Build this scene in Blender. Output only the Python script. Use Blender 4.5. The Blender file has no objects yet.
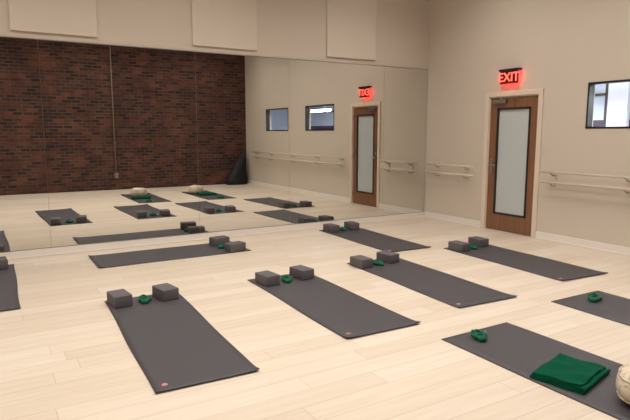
import bpy, bmesh, math, random
from mathutils import Vector, Matrix
random.seed(7)
scn=bpy.context.scene
col=scn.collection

# ------------------------------------------------------------ materials
def srgb(r,g,b):
    f=lambda c:(c/255/12.92) if c/255<=.04045 else ((c/255+.055)/1.055)**2.4
    return (f(r),f(g),f(b),1)
def new_mat(name):
    m=bpy.data.materials.new(name); m.use_nodes=True
    nt=m.node_tree; b=nt.nodes['Principled BSDF']
    return m,nt,b
def simple(name,c,rough=.6,metal=0,noise=0,scale=40,bump=0,emit=0,spec=.5):
    m,nt,b=new_mat(name)
    b.inputs['Base Color'].default_value=c
    b.inputs['Roughness'].default_value=rough
    b.inputs['Metallic'].default_value=metal
    b.inputs['Specular IOR Level'].default_value=spec
    if emit:
        b.inputs['Emission Color'].default_value=c
        b.inputs['Emission Strength'].default_value=emit
    if noise or bump:
        tc=nt.nodes.new('ShaderNodeTexCoord'); n=nt.nodes.new('ShaderNodeTexNoise')
        n.inputs['Scale'].default_value=scale; n.inputs['Detail'].default_value=4
        nt.links.new(tc.outputs['Object'],n.inputs['Vector'])
        if noise:
            mx=nt.nodes.new('ShaderNodeMix'); mx.data_type='RGBA'
            mx.inputs[6].default_value=tuple(x*(1-noise) for x in c[:3])+(1,)
            mx.inputs[7].default_value=tuple(min(1,x*(1+noise)) for x in c[:3])+(1,)
            nt.links.new(n.outputs['Fac'],mx.inputs[0]); nt.links.new(mx.outputs[2],b.inputs['Base Color'])
        if bump:
            bp=nt.nodes.new('ShaderNodeBump'); bp.inputs['Strength'].default_value=bump; bp.inputs['Distance'].default_value=.003
            nt.links.new(n.outputs['Fac'],bp.inputs['Height']); nt.links.new(bp.outputs[0],b.inputs['Normal'])
    return m
WALL=simple('wall_paint',srgb(202,190,175),.85,noise=.02,scale=3,bump=.05)
CEIL=simple('ceiling_paint',srgb(215,206,196),.9,noise=.02,scale=3)
PANEL=simple('acoustic_panel_fabric',srgb(210,199,184),.95,noise=.03,scale=300,bump=.2)
TRIM=simple('trim_paint',srgb(226,219,210),.5,noise=.01,scale=5)
CASING=simple('door_casing_paint',srgb(216,201,182),.5,noise=.01,scale=5)
MAT=simple('yoga_mat_rubber',srgb(66,63,66),.55,noise=.08,scale=350,bump=.25,spec=.4)
LOGO=simple('mat_logo',srgb(196,120,130),.6,noise=.02,scale=80)
BLOCK=simple('block_foam',srgb(92,87,89),.8,noise=.12,scale=220,bump=.3,spec=.3)
STRAP=simple('strap_cotton',srgb(4,96,66),.8,noise=.2,scale=250,bump=.4)
BLANKET=simple('blanket_fleece',srgb(4,72,50),.95,noise=.5,scale=110,bump=1.0,spec=.1)
BLACK=simple('black_metal',srgb(22,20,20),.45,noise=.05,scale=50)
STEEL=simple('brushed_steel',srgb(170,165,158),.3,metal=1,noise=.04,scale=60)
BARRE=simple('barre_paint',srgb(208,194,177),.4,noise=.03,scale=20)
FROST=simple('frosted_glass',srgb(186,192,192),.35,noise=.06,scale=60,bump=.3)
RED=simple('exit_red_letters',(1.0,.10,.07,1),.5,emit=2.4,noise=0)
GLOW=simple('exit_halo_glow',(1.0,.03,.03,1),.5,emit=20,noise=0)  # emission of the plate added to throw the red halo
SIGNFACE=simple('exit_sign_face',srgb(96,18,18),.4,noise=.03,scale=40)
BAG=simple('bag_nylon',srgb(20,20,22),.7,noise=.2,scale=30,bump=.3)

def wood(name,c1,c2,sc=(1,1,1)):
    m,nt,b=new_mat(name)
    tc=nt.nodes.new('ShaderNodeTexCoord'); mp=nt.nodes.new('ShaderNodeMapping'); mp.inputs['Scale'].default_value=sc
    n=nt.nodes.new('ShaderNodeTexNoise'); n.inputs['Scale'].default_value=1; n.inputs['Detail'].default_value=6; n.inputs['Distortion'].default_value=.6
    mx=nt.nodes.new('ShaderNodeMix'); mx.data_type='RGBA'; mx.inputs[6].default_value=c1; mx.inputs[7].default_value=c2
    L=nt.links.new; L(tc.outputs['Object'],mp.inputs[0]); L(mp.outputs[0],n.inputs['Vector']); L(n.outputs['Fac'],mx.inputs[0]); L(mx.outputs[2],b.inputs['Base Color'])
    b.inputs['Roughness'].default_value=.4
    return m
DOORWOOD=wood('stained_door_wood',srgb(94,61,42),srgb(146,100,69),(30,30,2))

def floor_mat():
    m,nt,b=new_mat('oak_plank_floor'); L=nt.links.new; N=nt.nodes.new
    tc=N('ShaderNodeTexCoord'); sp=N('ShaderNodeSeparateXYZ'); L(tc.outputs['Object'],sp.inputs[0])
    def M(op,a,bv=None,c=None):
        n=N('ShaderNodeMath'); n.operation=op
        for i,v in enumerate((a,bv,c)):
            if v is None: continue
            if isinstance(v,(int,float)): n.inputs[i].default_value=v
            else: L(v,n.inputs[i])
        return n.outputs[0]
    W=.165; PL=1.9
    ry=M('DIVIDE',sp.outputs['Y'],W); row=M('FLOOR',ry)
    wn=N('ShaderNodeTexWhiteNoise'); wn.noise_dimensions='1D'; L(row,wn.inputs['W'])
    rx=M('ADD',M('DIVIDE',sp.outputs['X'],PL),M('MULTIPLY',wn.outputs['Value'],7.3)); ix=M('FLOOR',rx)
    cb=N('ShaderNodeCombineXYZ'); L(row,cb.inputs[0]); L(ix,cb.inputs[1])
    w2=N('ShaderNodeTexWhiteNoise'); w2.noise_dimensions='3D'; L(cb.outputs[0],w2.inputs['Vector'])
    ramp=N('ShaderNodeValToRGB'); e=ramp.color_ramp.elements
    e[0].position=0; e[0].color=srgb(201,186,167); e[1].position=1; e[1].color=srgb(211,199,183)
    x=e.new(.5); x.color=srgb(207,193,175)
    L(w2.outputs['Value'],ramp.inputs[0])
    gv=N('ShaderNodeCombineXYZ'); L(M('MULTIPLY',sp.outputs['X'],1.8),gv.inputs[0]); L(M('MULTIPLY',sp.outputs['Y'],26),gv.inputs[1]); L(M('MULTIPLY',w2.outputs['Value'],40),gv.inputs[2])
    g=N('ShaderNodeTexNoise'); g.inputs['Scale'].default_value=1; g.inputs['Detail'].default_value=5; L(gv.outputs[0],g.inputs['Vector'])
    gr=N('ShaderNodeValToRGB'); ge=gr.color_ramp.elements; ge[0].position=.3; ge[0].color=(.86,.83,.80,1); ge[1].position=.62; ge[1].color=(1.02,1.02,1.02,1); L(g.outputs['Fac'],gr.inputs[0])
    mu=N('ShaderNodeMix'); mu.data_type='RGBA'; mu.blend_type='MULTIPLY'; mu.inputs[0].default_value=.5
    L(ramp.outputs[0],mu.inputs[6]); L(gr.outputs[0],mu.inputs[7])
    fy=M('FRACT',ry); fx=M('FRACT',rx)
    dy=M('MULTIPLY',M('MINIMUM',fy,M('SUBTRACT',1,fy)),W); dx=M('MULTIPLY',M('MINIMUM',fx,M('SUBTRACT',1,fx)),PL)
    s=M('LESS_THAN',M('MINIMUM',dx,dy),.0018)
    m2=N('ShaderNodeMix'); m2.data_type='RGBA'; L(M('MULTIPLY',s,.45),m2.inputs[0]); L(mu.outputs[2],m2.inputs[6]); m2.inputs[7].default_value=srgb(120,98,78)
    L(m2.outputs[2],b.inputs['Base Color'])
    b.inputs['Roughness'].default_value=.42; b.inputs['Specular IOR Level'].default_value=.4
    bp=N('ShaderNodeBump'); bp.inputs['Strength'].default_value=.3; bp.inputs['Distance'].default_value=.001; L(g.outputs['Fac'],bp.inputs['Height']); L(bp.outputs[0],b.inputs['Normal'])
    return m
FLOOR=floor_mat()

def brick_mat():
    m,nt,b=new_mat('old_red_brick'); L=nt.links.new; N=nt.nodes.new
    tc=N('ShaderNodeTexCoord'); sp=N('ShaderNodeSeparateXYZ'); cb=N('ShaderNodeCombineXYZ')
    L(tc.outputs['Object'],sp.inputs[0]); L(sp.outputs['X'],cb.inputs[0]); L(sp.outputs['Z'],cb.inputs[1])
    br=N('ShaderNodeTexBrick'); br.offset=.5
    br.inputs['Scale'].default_value=1; br.inputs['Brick Width'].default_value=.215; br.inputs['Row Height'].default_value=.078
    br.inputs['Mortar Size'].default_value=.011; br.inputs['Mortar Smooth'].default_value=.1; br.inputs['Bias'].default_value=.1
    br.inputs['Color1'].default_value=srgb(112,62,46); br.inputs['Color2'].default_value=srgb(46,31,28); br.inputs['Mortar'].default_value=srgb(88,71,61)
    L(cb.outputs[0],br.inputs['Vector'])
    n=N('ShaderNodeTexNoise'); n.inputs['Scale'].default_value=2.2; n.inputs['Detail'].default_value=8; n.inputs['Roughness'].default_value=.7; L(cb.outputs[0],n.inputs['Vector'])
    r=N('ShaderNodeValToRGB'); r.color_ramp.elements[0].position=.32; r.color_ramp.elements[0].color=(.45,.42,.42,1); r.color_ramp.elements[1].position=.68; r.color_ramp.elements[1].color=(1.15,1.12,1.08,1)
    L(n.outputs['Fac'],r.inputs[0])
    mu=N('ShaderNodeMix'); mu.data_type='RGBA'; mu.blend_type='MULTIPLY'; mu.inputs[0].default_value=1
    L(br.outputs['Color'],mu.inputs[6]); L(r.outputs[0],mu.inputs[7]); L(mu.outputs[2],b.inputs['Base Color'])
    b.inputs['Roughness'].default_value=.9
    bp=N('ShaderNodeBump'); bp.invert=True; bp.inputs['Strength'].default_value=.6; bp.inputs['Distance'].default_value=.01; L(br.outputs['Fac'],bp.inputs['Height']); L(bp.outputs[0],b.inputs['Normal'])
    return m
BRICK=brick_mat()

def mirror_mat():
    m,nt,b=new_mat('mirror_glass')
    b.inputs['Base Color'].default_value=(.77,.77,.74,1); b.inputs['Metallic'].default_value=1; b.inputs['Roughness'].default_value=.0
    return m
MIRROR=mirror_mat()
def glass_mat():
    m,nt,b=new_mat('clear_glass'); nt.nodes.remove(b); out=nt.nodes['Material Output']
    t=nt.nodes.new('ShaderNodeBsdfTransparent'); g=nt.nodes.new('ShaderNodeBsdfGlossy'); g.inputs['Roughness'].default_value=.02
    mx=nt.nodes.new('ShaderNodeMixShader'); mx.inputs[0].default_value=.08
    nt.links.new(t.outputs[0],mx.inputs[1]); nt.links.new(g.outputs[0],mx.inputs[2]); nt.links.new(mx.outputs[0],out.inputs[0])
    return m
GLASS=glass_mat()
def cushion_mat():
    m,nt,b=new_mat('cushion_fabric'); L=nt.links.new; N=nt.nodes.new
    tc=N('ShaderNodeTexCoord'); v=N('ShaderNodeTexNoise'); v.inputs['Scale'].default_value=9; v.inputs['Detail'].default_value=5; v.inputs['Distortion'].default_value=2.5
    L(tc.outputs['Object'],v.inputs['Vector'])
    r=N('ShaderNodeValToRGB'); e=r.color_ramp.elements; e[0].position=.34; e[0].color=srgb(140,128,112); e[1].position=.5; e[1].color=srgb(205,190,168)
    x=e.new(.42); x.color=srgb(184,170,150)
    L(v.outputs['Fac'],r.inputs[0]); L(r.outputs[0],b.inputs['Base Color']); b.inputs['Roughness'].default_value=.85
    return m
CUSH=cushion_mat()

# ------------------------------------------------------------ mesh helpers
def finish(name,bm,mats,parent=None,smooth=False,loc=None,rot=None):
    me=bpy.data.meshes.new(name); bm.normal_update(); bm.to_mesh(me); bm.free()
    for m in mats: me.materials.append(m)
    if smooth:
        for p in me.polygons: p.use_smooth=True
    o=bpy.data.objects.new(name,me); col.objects.link(o)
    if parent: o.parent=parent
    if loc is not None: o.location=loc
    if rot is not None: o.rotation_euler=rot
    return o
def box(bm,x0,x1,y0,y1,z0,z1,mi=0,bev=0,M=None,seg=2):
    r=bmesh.ops.create_cube(bm,size=1)
    vs=r['verts']
    for v in vs:
        v.co=Vector(((x0+x1)/2+v.co.x*(x1-x0),(y0+y1)/2+v.co.y*(y1-y0),(z0+z1)/2+v.co.z*(z1-z0)))
    fs=set(f for v in vs for f in v.link_faces)
    for f in fs: f.material_index=mi
    if bev:
        es=set(e for v in vs for e in v.link_edges)
        rr=bmesh.ops.bevel(bm,geom=list(es),offset=bev,segments=seg,affect='EDGES',profile=.5,material=-1)
        vs=list(set(v for f in rr['faces'] for v in f.verts)|set(v for v in vs if v.is_valid))
        for v in vs:
            for f in v.link_faces: f.material_index=mi
    if M is not None:
        bmesh.ops.transform(bm,matrix=M,verts=vs)
    return vs
def cyl(bm,p0,p1,r0,r1=None,seg=16,mi=0,smooth=True):
    r1=r0 if r1 is None else r1
    p0=Vector(p0);p1=Vector(p1);d=p1-p0
    r=bmesh.ops.create_cone(bm,cap_ends=True,segments=seg,radius1=r0,radius2=r1,depth=d.length)
    M=Matrix.Translation((p0+p1)/2)@d.to_track_quat('Z','Y').to_matrix().to_4x4()
    bmesh.ops.transform(bm,matrix=M,verts=r['verts'])
    for f in set(f for v in r['verts'] for f in v.link_faces):
        f.material_index=mi; f.smooth=smooth and len(f.verts)==4
def boxobj(name,dims,mat,bev=0,parent=None):
    bm=bmesh.new(); box(bm,*dims,bev=bev); return finish(name,bm,[mat],parent)
def empty(name,loc=(0,0,0),rot=0):
    e=bpy.data.objects.new(name,None); e.empty_display_size=.1; col.objects.link(e); e.location=loc; e.rotation_euler=(0,0,rot); return e

# ------------------------------------------------------------ room shell
D=7.63; HC=4.3; XW=-8.6; T=.15
boxobj('floor',(XW-T,0+T,-D-T,T,-.1,0),FLOOR)
boxobj('ceiling',(XW-T,T,-D-T,T,HC,HC+.1),CEIL)
boxobj('wall_north',(XW-T,T,0,T,0,HC),WALL)
boxobj('wall_south',(XW-T,T,-D-T,-D,0,HC),BRICK)
boxobj('wall_west',(XW-T,XW,-D,0,0,HC),WALL)
DY0,DY1,DZ=-2.23,-1.365,1.985        # door opening
W1=(-4.18,-2.93); W2=(-6.29,-5.03); WZ=(1.51,2.08)
bm=bmesh.new()
box(bm,0,T,-D,W2[0],0,HC)
box(bm,0,T,W2[0],W2[1],0,WZ[0]); box(bm,0,T,W2[0],W2[1],WZ[1],HC)
box(bm,0,T,W2[1],W1[0],0,HC)
box(bm,0,T,W1[0],W1[1],0,WZ[0]); box(bm,0,T,W1[0],W1[1],WZ[1],HC)
box(bm,0,T,W1[1],DY0,0,HC)
box(bm,0,T,DY0,DY1,DZ,HC)
box(bm,0,T,DY1,0,0,HC)
finish('wall_east',bm,[WALL])
def baseboard(name,segs,axis):
    bm=bmesh.new()
    for a,b in segs:
        if axis=='e':
            box(bm,-.014,0,a,b,0,.10,bev=.003); box(bm,-.026,-.014,a,b,0,.02,bev=.004)
        else:
            box(bm,a,b,-.022,0,0,.088,bev=.003); box(bm,a,b,-.034,-.022,0,.02,bev=.004)
    return finish(name,bm,[TRIM])
baseboard('baseboard_east',[(-D,-2.30),(-1.295,-.035)],'e')
baseboard('baseboard_north',[(XW,0)],'n')
mir=empty('wall_mirror')
seams=[XW+.15,-7.0,-5.92,-4.07,-2.67,-.93,-.012]
for i in range(len(seams)-1):
    bm=bmesh.new(); box(bm,seams[i]+.0015,seams[i+1]-.0015,-.010,-.003,.093,2.513)
    finish('mirror_panel_%d'%(i+1),bm,[MIRROR],mir)
bm=bmesh.new()
box(bm,seams[0],-.012,-.016,-.002,.089,.097); box(bm,seams[0],-.012,-.016,-.002,2.509,2.519)
finish('mirror_channel',bm,[STEEL],mir)
for a,b in [(-8.27,-7.36),(-6.19,-5.27),(-4.10,-3.18),(-2.03,-1.12)]:
    bm=bmesh.new(); box(bm,a,b,-.03,0,2.59,4.0,bev=.006)
    finish('wall_acoustic_panel',bm,[PANEL])

# ------------------------------------------------------------ door
door=empty('door_1')
bm=bmesh.new()
box(bm,-.018,0,DY0-.068,DY0+.004,0,DZ+.066,bev=.004); box(bm,-.018,0,DY1-.004,DY1+.068,0,DZ+.066,bev=.004)
box(bm,-.0185,0,DY0-.068,DY1+.068,DZ-.004,DZ+.066,bev=.004)
box(bm,0,T,DY0,DY0+.018,0,DZ); box(bm,0,T,DY1-.018,DY1,0,DZ); box(bm,0,T,DY0,DY1,DZ-.018,DZ)
finish('casing',bm,[CASING],door)
a,b=DY0+.021,DY1-.021; gl0,gl1=a+.115,b-.125; g0,g1=.25,1.82
bm=bmesh.new()
x0,x1=.012,.056
box(bm,x0,x1,a,gl0,.008,DZ-.021,bev=.002); box(bm,x0,x1,gl1,b,.008,DZ-.021,bev=.002)
box(bm,x0,x1,gl0,gl1,.008,g0,bev=.002); box(bm,x0,x1,gl0,gl1,g1,DZ-.021,bev=.002)
finish('leaf',bm,[DOORWOOD],door)
bm=bmesh.new()
for (p,q,r,s) in [(gl0,gl0+.028,g0,g1),(gl1-.028,gl1,g0,g1),(gl0,gl1,g0,g0+.028),(gl0,gl1,g1-.028,g1)]:
    box(bm,.006,.06,p,q,r,s,bev=.002)
finish('glazing_bead',bm,[BLACK],door)
boxobj('frosted_pane',(.028,.036,gl0+.01,gl1-.01,g0+.01,g1-.01),FROST,parent=door)
bm=bmesh.new()
box(bm,.004,.012,b-.075,b-.035,.86,1.08,bev=.002)
cyl(bm,(.004,b-.055,.98),(-.045,b-.055,.98),.011); cyl(bm,(-.04,b-.048,.98),(-.04,b-.16,.98),.009)
cyl(bm,(.004,b-.055,1.05),(-.006,b-.055,1.05),.014)
for z in (.2,1.0,1.78): cyl(bm,(.004,a-.006,z-.05),(.004,a-.006,z+.05),.007)
finish('lever_handle',bm,[STEEL],door)
bm=bmesh.new()
box(bm,-.03,.012,b-.30,b-.06,DZ-.10,DZ-.045,bev=.006)
box(bm,-.024,-.014,b-.50,b-.2,DZ-.035,DZ-.027); cyl(bm,(-.02,b-.2,DZ-.05),(-.02,b-.2,DZ-.025),.012)
finish('door_closer',bm,[STEEL],door)

# ------------------------------------------------------------ windows
def window(i,w):
    e=empty('window_%d'%i)
    bm=bmesh.new(); f=.024
    for (p,q,r,s) in [(w[0],w[0]+f,*WZ),(w[1]-f,w[1],*WZ),(w[0],w[1],WZ[0],WZ[0]+f),(w[0],w[1],WZ[1]-f,WZ[1])]:
        box(bm,-.006,.10,p,q,r,s,bev=.002)
    finish('frame',bm,[BLACK],e)
    boxobj('glass',(.05,.056,w[0]+.02,w[1]-.02,WZ[0]+.02,WZ[1]-.02),GLASS,parent=e)
window(1,W1); window(2,W2)
# corridor beyond the east wall
HW=simple('corridor_wall_paint',srgb(206,216,230),.8,noise=.03,scale=2)
HD=simple('corridor_dark_panel',srgb(60,52,74),.7,noise=.2,scale=4)
HWH=simple('corridor_white',srgb(236,239,244),.6,noise=.02,scale=4)
FILL_GLOW=simple('corridor_fill_glow',(.85,.93,1,1),.5,emit=4)  # glow of the added corridor fixtures
X2=2.8; CH=2.5
boxobj('corridor_floor',(T+.001,X2+.1,-D-1.5,2.5,-.1,0),HD)
boxobj('corridor_ceiling',(T+.001,X2+.1,-D-1.5,2.5,CH,CH+.1),HWH)
bm=bmesh.new()
box(bm,X2,X2+.1,-D-1.5,2.5,0,CH,mi=0)
box(bm,X2-.03,X2,-D-1.4,2.4,0,1.68,mi=1)
for y in (-1.9,-3.2,-5.4,.2): box(bm,X2-.12,X2-.03,y,y+.35,0,CH,mi=2,bev=.01)
for y in (-2.35,-1.0,-.35): box(bm,X2-.06,X2-.03,y,y+.35,1.68,1.95,mi=1,bev=.004)
for y in (-3.9,-2.75,-1.5,-.6,.9): box(bm,X2-.05,X2-.0,y,y+.04,1.6,CH,mi=3)
box(bm,X2-.05,X2,-D-1.4,2.4,2.10,2.14,mi=3)
finish('wall_corridor_east',bm,[HW,HD,HWH,BLACK])
boxobj('wall_corridor_south',(T+.001,X2,-D-1.5,-D-1.4,0,CH),HW)
boxobj('wall_corridor_north',(T+.001,X2,2.4,2.5,0,CH),HWH)
for y in (-6.5,-4.2,-1.9,.4):  # invented fixtures, added to brighten the view through the windows
    bm=bmesh.new()
    box(bm,-.09,.09,0,1.3,2.04,2.09,bev=.01,mi=0); box(bm,-.10,.10,-.01,1.31,2.09,2.12,mi=1)
    cyl(bm,(0,.2,2.11),(0,.2,CH),.008,mi=1); cyl(bm,(0,1.1,2.11),(0,1.1,CH),.008,mi=1)
    f=finish('corridor_fill_light',bm,[FILL_GLOW,BLACK],loc=(1.3,y,0))
    l=bpy.data.lights.new('lamp','AREA'); l.shape='RECTANGLE'; l.size=.18; l.size_y=1.2; l.energy=75; l.color=(.9,.95,1)
    o=bpy.data.objects.new('lamp',l); col.objects.link(o); o.parent=f; o.location=(0,.65,2.03)
    l=bpy.data.lights.new('upfill','AREA'); l.shape='RECTANGLE'; l.size=.18; l.size_y=1.2; l.energy=65; l.color=(.9,.95,1)  # upward fill light added to brighten the corridor
    o=bpy.data.objects.new('upfill',l); col.objects.link(o); o.parent=f; o.location=(0,.65,2.13); o.rotation_euler=(math.pi,0,0)

# ------------------------------------------------------------ exit sign
ex=empty('exit_sign',(0,-1.755,2.245))
bm=bmesh.new()
box(bm,-.09,0,-.17,.17,.085,.112,bev=.004)
finish('canopy',bm,[BLACK],ex)
bm=bmesh.new(); box(bm,-.070,-.045,-.155,.155,-.095,.085,bev=.004,mi=0); finish('housing',bm,[SIGNFACE],ex)
bm=bmesh.new(); box(bm,-.045,-.034,-.13,.13,-.07,.07); box(bm,-.034,0,-.03,.03,-.03,.03,mi=1); finish('halo_plate',bm,[GLOW,BLACK],ex)  # emissive plate added behind the housing, casts a red halo on the wall
tcv=bpy.data.curves.new('exit_text','FONT'); tcv.body='EXIT'; tcv.size=.175; tcv.align_x='CENTER'; tcv.align_y='CENTER'; tcv.extrude=.003; tcv.offset=.001
to=bpy.data.objects.new('tmp',tcv); col.objects.link(to); bpy.context.view_layer.update()
me=bpy.data.meshes.new_from_object(to); bpy.data.objects.remove(to)
me.materials.clear(); me.materials.append(RED)
lt=bpy.data.objects.new('letters',me); col.objects.link(lt); lt.parent=ex
lt.location=(-.074,0,-.008); lt.rotation_euler=(math.pi/2,0,-math.pi/2)

# ------------------------------------------------------------ ballet barre
def barre(y0,y1,ys):
    bm=bmesh.new()
    for z in (.94,.80):
        cyl(bm,(-.11,y0,z),(-.11,y1,z),.0145,seg=20)
        for y in (y0,y1):
            r=bmesh.ops.create_uvsphere(bm,u_segments=16,v_segments=8,radius=.016); bmesh.ops.translate(bm,verts=r['verts'],vec=(-.11,y,z))
    for y in ys:
        box(bm,-.01,0,y-.014,y+.014,.74,.96,mi=0,bev=.003)
        for z in (.94,.80):
            cyl(bm,(-.008,y,z-.045),(-.07,y,z-.045),.008,mi=1); cyl(bm,(-.07,y,z-.045),(-.11,y,z-.014),.008,mi=1)
            box(bm,-.126,-.094,y-.014,y+.014,z-.019,z-.012,mi=1)
    return finish('ballet_barre',bm,[BARRE,STEEL])
barre(-1.18,-.14,[-.35,-1.0]); barre(-7.0,-2.40,[-2.55,-3.55,-4.7,-5.9,-6.8])

# conduit with junction box on the brick wall
bm=bmesh.new()
cyl(bm,(-3.66,-D+.03,.42),(-3.66,-D+.03,HC),.016,mi=0)
for z in (1.2,2.1,3.0,3.8): box(bm,-3.69,-3.63,-D,-D+.045,z,z+.02)
box(bm,-3.71,-3.61,-D,-D+.06,.30,.44,bev=.004)
finish('electrical_conduit',bm,[simple('galvanised_conduit',srgb(120,108,98),.5,noise=.1,scale=20)])

# ------------------------------------------------------------ yoga props
MT=.006
def mat_obj(cx,cy,w,l,rot,logo=True,seed=0):
    """local: x = width, y = length. cx,cy = centre."""
    rnd=random.Random(seed)
    e=empty('yoga_mat',(cx,cy,0),rot)
    nx,ny=14,40
    bm=bmesh.new(); top=[];
    lift=[[rnd.uniform(.002,.012),0] for _ in range(2)]
    def zof(u,v):
        z=0
        for i in (0,1):
            for j in (0,1):
                d=math.hypot((u-i)*w,(v-j)*l)
                z+=lift[i][j]*max(0,1-d/.16)**2
        z+=.006*max(0,1-v*l/.08)**2
        return z
    for s in (0,1):
        g=[]
        for j in range(ny+1):
            row=[]
            for i in range(nx+1):
                u=i/nx;v=j/ny
                x=(u-.5)*w+.004*math.sin(v*9+seed)*(1 if u in(0,1) else .5);y=(v-.5)*l
                row.append(bm.verts.new((x,y,zof(u,v)+(MT if s else 0)+ .0003)))
            g.append(row)
        top.append(g)
    b,t=top
    for j in range(ny):
        for i in range(nx):
            bm.faces.new((t[j][i],t[j][i+1],t[j+1][i+1],t[j+1][i])).smooth=True
            bm.faces.new((b[j][i],b[j+1][i],b[j+1][i+1],b[j][i+1]))
    for j in range(ny):
        bm.faces.new((b[j][0],t[j][0],t[j+1][0],b[j+1][0])); bm.faces.new((b[j][nx],b[j+1][nx],t[j+1][nx],t[j][nx]))
    for i in range(nx):
        bm.faces.new((b[0][i],b[0][i+1],t[0][i+1],t[0][i])); bm.faces.new((b[ny][i],t[ny][i],t[ny][i+1],b[ny][i+1]))
    finish('mat_sheet',bm,[MAT],e)
    if logo:
        bm=bmesh.new(); r=bmesh.ops.create_cone(bm,cap_ends=True,segments=24,radius1=.018,radius2=.018,depth=.0012)
        finish('mat_logo',bm,[LOGO],e,loc=(-w/2+.075,-l/2+.09,MT+.0012))
    return e
def block(x,y,rot,z=MT+.0008):
    bm=bmesh.new()
    box(bm,-.075,.075,-.113,.113,0,.10,bev=.008,seg=3)
    o=finish('yoga_block',bm,[BLOCK],loc=(x,y,z),rot=(0,0,rot))
    for p in o.data.polygons: p.use_smooth=True
    o.data.set_sharp_from_angle(angle=math.radians(50)) if hasattr(o.data,'set_sharp_from_angle') else None
    return o
def strap(x,y,rot,z=MT+.0008):
    """webbing strap wound into loose oval loops, a band round the waist, loose tail with D rings"""
    bm=bmesh.new()
    def ribbon(pts,z0,z1,th=.003):
        n=len(pts); L=[]
        for i,p in enumerate(pts):
            a=Vector(pts[max(i-1,0)][:2]);c=Vector(pts[min(i+1,n-1)][:2]); d=(c-a).normalized(); nrm=Vector((-d.y,d.x))
            q=Vector(p[:2]); dz=p[2] if len(p)>2 else 0
            w=.0015*math.sin(i*.7)+.0015+dz
            L.append([bm.verts.new((q.x+s*nrm.x*th/2,q.y+s*nrm.y*th/2,zz+w)) for s in (-1,1) for zz in (z0,z1)])
        for i in range(n-1):
            A,B=L[i],L[i+1]
            for (i0,i1) in ((0,1),(3,2),(2,0),(1,3)):
                bm.faces.new((A[i0],B[i0],B[i1],A[i1])).smooth=True
        for E in (L[0],L[-1]): bm.faces.new((E[0],E[1],E[3],E[2]))
    pts=[]
    turns=5
    for k in range(turns*32+1):
        t=k/32; ang=t*2*math.pi; r=.006+.0055*t
        pts.append((math.copysign(.044,math.cos(ang))*min(1,abs(math.cos(ang))*1.6)+r*math.cos(ang), r*math.sin(ang)*1.05))
    ex_,ey_=pts[-1]
    for k in range(1,40):
        a=k/40*math.pi*1.75
        pts.append((ex_-.056+.062*math.cos(a)-.010*a/5, ey_+.054*math.sin(a)+.004*math.sin(a*3), .006*math.sin(a/2)))
    lx,ly=pts[-1][:2]
    ribbon(pts,0,.034)
    pts=[]
    for k in range(49):
        a=k/48*math.pi*2
        pts.append((.012+.036*math.cos(a),.004+.022*math.sin(a)+.004*math.sin(3*a),.034+.004*math.sin(a*2)))
    ribbon(pts,0,.014)
    for s in (0,1):
        box(bm,-.014,.014,-.036,.036,.033 if s else .0002,.037 if s else .0012,mi=0,bev=.0004,seg=1)
    box(bm,-.014,.014,.0345,.0375,.0002,.0375); box(bm,-.014,.014,-.0375,-.0345,.0002,.0375)
    for dx in (0,.006):
        prev=None
        for k in range(13):
            a=k/12*math.pi*2; p=(lx+.014*math.cos(a),ly-.012+dx,.021+.017*math.sin(a))
            if prev: cyl(bm,prev,p,.0018,seg=6,mi=1)
            prev=p
    return finish('yoga_strap',bm,[STRAP,STEEL],loc=(x,y,z),rot=(0,0,rot))
def blanket(x,y,rot,w=.41,d=.31,z=MT+.0008):
    bm=bmesh.new(); rnd=random.Random(int(x*100))
    layers=4; th=.011; prof=[]
    R=th/2
    n=22
    for k in range(layers):
        zc=R+k*th*1.05+.0
        inset=.006*k*rnd.uniform(.4,1.2)
        for i in range(n+1):
            s=i/n if k%2==0 else 1-i/n
            prof.append(((s-.5)*(d-2*inset-th),zc,k))
        if k<layers-1:
            side=1 if k%2==0 else -1
            for q in range(1,5):
                a=-math.pi/2+q*math.pi/5
                prof.append((side*((d-2*inset-th)/2+math.cos(a)*th*.52),zc+th*.525+math.sin(a)*th*.525,k))
    m=28; V=[]
    for side in (1,-1):
        g=[]
        for i,(py,pz,k) in enumerate(prof):
            a=prof[max(i-1,0)];c=prof[min(i+1,len(prof)-1)]
            t=Vector((c[0]-a[0],c[1]-a[1])); t=t.normalized() if t.length>0 else Vector((1,0)); nr=Vector((-t.y,t.x))
            row=[]
            for j in range(m+1):
                u=j/m-.5
                wob=.007*math.sin(j*.6+k*1.7)*math.sin(py*20)*(k/3)+.005*math.sin(py*31+j*.35)*(k/3)
                edge=max(0,abs(u)-.44)/.06
                row.append(bm.verts.new((u*(w-.008*k)+.003*math.sin(py*40+k*2)*(abs(u)>.4), py+nr.x*side*th*.46, max(.0004,pz+nr.y*side*th*.46+wob-.004*edge*edge*(k/3)))))
            g.append(row)
        V.append(g)
    P=len(prof)
    for i in range(P-1):
        for j in range(m):
            bm.faces.new((V[0][i][j],V[0][i][j+1],V[0][i+1][j+1],V[0][i+1][j])).smooth=True
            bm.faces.new((V[1][i][j],V[1][i+1][j],V[1][i+1][j+1],V[1][i][j+1])).smooth=True
        bm.faces.new((V[0][i][0],V[0][i+1][0],V[1][i+1][0],V[1][i][0])); bm.faces.new((V[0][i][m],V[1][i][m],V[1][i+1][m],V[0][i+1][m]))
    for i in (0,P-1):
        for j in range(m): bm.faces.new((V[0][i][j],V[1][i][j],V[1][i][j+1],V[0][i][j+1]))
    bmesh.ops.recalc_face_normals(bm,faces=bm.faces)
    return finish('folded_blanket',bm,[BLANKET],loc=(x,y,z),rot=(0,0,rot))
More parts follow.
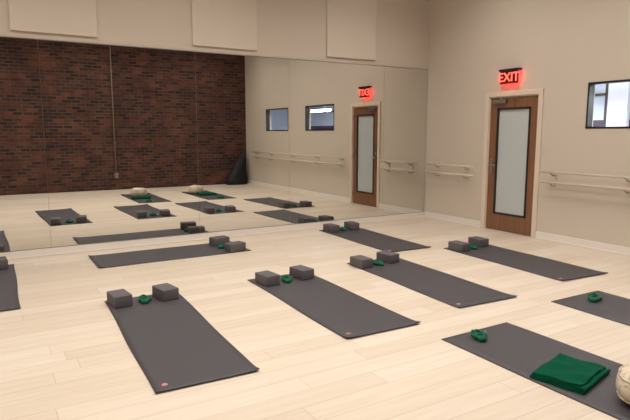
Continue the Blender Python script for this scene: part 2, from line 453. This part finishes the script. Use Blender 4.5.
def cushion(x,y,rot,R=.185,Hh=.2,z=MT+.0008):
    bm=bmesh.new(); seg=72; rings=28; V=[]
    for i in range(1,rings):
        ph=-math.pi/2+math.pi*i/rings
        c=math.copysign(abs(math.cos(ph))**.62,math.cos(ph)); s=math.copysign(abs(math.sin(ph))**.9,math.sin(ph))
        row=[]
        for j in range(seg):
            a=2*math.pi*j/seg
            pleat=1+.018*math.sin(a*18)*abs(s)**.5*(1-abs(s)**4)
            lump=1+.02*math.sin(a*2+1.1)+.012*math.sin(a*5)
            rr=R*c*pleat*lump
            zz=Hh/2+s*Hh/2*(1-.10*(1-min(1,rr/R))**2)+.006*math.sin(a*2)*(1 if s>0 else 0)
            row.append(bm.verts.new((rr*math.cos(a),rr*math.sin(a),max(0,zz))))
        V.append(row)
    bot=bm.verts.new((0,0,0.0));tp=bm.verts.new((0,0,Hh*.90))
    for i in range(len(V)-1):
        for j in range(seg): bm.faces.new((V[i][j],V[i][(j+1)%seg],V[i+1][(j+1)%seg],V[i+1][j])).smooth=True
    for j in range(seg):
        bm.faces.new((bot,V[0][(j+1)%seg],V[0][j])); bm.faces.new((tp,V[-1][j],V[-1][(j+1)%seg])).smooth=True
    for zz,rr in ((.155,.93),(.045,.93)):
        N=72; prev=None
        for j in range(N+1):
            a=2*math.pi*j/N; lump=1+.02*math.sin(a*2+1.1)+.012*math.sin(a*5)
            p=(R*rr*lump*math.cos(a),R*rr*lump*math.sin(a),zz+.003*math.sin(a*2))
            if prev: cyl(bm,prev,p,.005,seg=8,mi=0)
            prev=p
    cyl(bm,(0,0,Hh*.88),(0,0,Hh*.915),.016,.013,seg=20)
    return finish('meditation_cushion',bm,[CUSH],loc=(x,y,z),rot=(0,0,rot))

r=math.radians
mat_obj(-5.45,-3.27,.63,1.96,r(-2.4),seed=1)      # A
mat_obj(-4.06,-3.20,.67,1.84,r(-1.8),seed=2)      # B
mat_obj(-2.83,-3.12,.68,1.82,r(-3.2),seed=3)      # C
mat_obj(-1.32,-3.06,.69,1.78,r(-3.6),seed=4)      # D
mat_obj(-2.08,-5.20,.66,1.83,r(-1),seed=5)        # E
mat_obj(-3.50,-5.36,.68,1.83,r(0),seed=6)         # F
mat_obj(-2.00,-1.13,.66,1.78,r(-2.5),seed=7)      # G
mat_obj(-4.66,-.67,.70,1.80,r(-90),logo=False,seed=8)  # H
mat_obj(-6.68,-1.22,.66,1.83,r(-1),seed=9)        # I
for x,y,a in [(-5.63,-2.44,6),(-5.24,-2.45,10),(-4.26,-2.50,6),(-3.86,-2.47,8),(-3.07,-2.40,2),(-2.67,-2.36,6),
              (-1.53,-2.34,2),(-1.10,-2.26,-4),(-2.18,-.40,3),(-1.80,-.38,-6),(-6.48,-.44,4),(-6.86,-.44,-4),
              (-3.97,-.47,98),(-3.94,-.93,102)]:
    block(x,y,r(a))
for x,y,a in [(-5.43,-2.48,75),(-4.06,-2.53,70),(-2.87,-2.44,100),(-1.32,-2.37,80),(-1.99,-.44,80),(-4.0,-.70,5),(-3.60,-4.58,60),(-2.05,-4.46,20),(-6.67,-.5,80)]:
    strap(x,y,r(a))
blanket(-3.595,-5.29,r(13)); cushion(-3.545,-5.74,0)
blanket(-2.10,-5.22,r(5)); cushion(-2.20,-5.67,.6)

# dark bag leaning in the far corner by the brick wall
bm=bmesh.new()
prof=[(0,0,.30,.15),(.01,.12,.32,.16),(.06,.3,.26,.14),(.12,.5,.19,.11),(.19,.68,.13,.08),(.25,.84,.07,.05),(.27,.9,.03,.03)]
rows=[]
for k,(dx,z,rx,ry) in enumerate(prof):
    rows.append([bm.verts.new((dx+rx*math.cos(a)*(1+.06*math.sin(3*a+k)),-.05*z+ry*math.sin(a)*(1+.08*math.sin(4*a+k)),z)) for a in [2*math.pi*j/24 for j in range(24)]])
for i in range(len(rows)-1):
    for j in range(24): bm.faces.new((rows[i][j],rows[i][(j+1)%24],rows[i+1][(j+1)%24],rows[i+1][j])).smooth=True
bm.faces.new(rows[0][::-1]); bm.faces.new(rows[-1])
prev=None
for k in range(17):
    t=k/16; p=(.26-.34*t,.13+.05*math.sin(math.pi*t),.85-.62*t)
    if prev: cyl(bm,prev,p,.014,seg=8)
    prev=p
prev=None
for k in range(13):
    t=k/12; p=(.27+.06*math.cos(math.pi*t),-.04,.89+.09*math.sin(math.pi*t))
    if prev: cyl(bm,prev,p,.010,seg=8)
    prev=p
finish('duffel_bag',bm,[BAG],loc=(-.42,-D+.22,0.001))

# ------------------------------------------------------------ lights
LED=simple('ceiling_led_panel',(1,.96,.92,1),.5,emit=3)
for i,x in enumerate((-7.0,-4.4,-1.7)):
    for j,y in enumerate((-1.9,-4.0,-6.2)):
        bm=bmesh.new(); box(bm,-.72,.72,-.37,.37,-.07,0,mi=0,bev=.006); box(bm,-.70,.70,-.35,.35,-.074,-.0701,mi=1)
        f=finish('ceiling_light',bm,[TRIM,LED],loc=(x,y,HC))
        l=bpy.data.lights.new('lamp','AREA'); l.shape='RECTANGLE'; l.size=1.4; l.size_y=.7; l.energy=27; l.color=(1,.945,.89); l.spread=math.radians(130)
        o=bpy.data.objects.new('lamp',l); col.objects.link(o); o.parent=f; o.location=(0,0,-.085)
w=bpy.data.worlds.new('world'); scn.world=w; w.use_nodes=True
w.node_tree.nodes['Background'].inputs[0].default_value=(.5,.6,.8,1); w.node_tree.nodes['Background'].inputs[1].default_value=.3

# ------------------------------------------------------------ camera
cd=bpy.data.cameras.new('camera'); cam=bpy.data.objects.new('camera',cd); col.objects.link(cam)
cd.sensor_width=36; cd.lens=549.3/630*36
cam.location=(-6.529,-7.193,1.456); cam.rotation_euler=(math.pi/2-.1393,0,-.5392)
scn.camera=cam
scn.view_settings.view_transform='Standard'
scn.view_settings.exposure=0
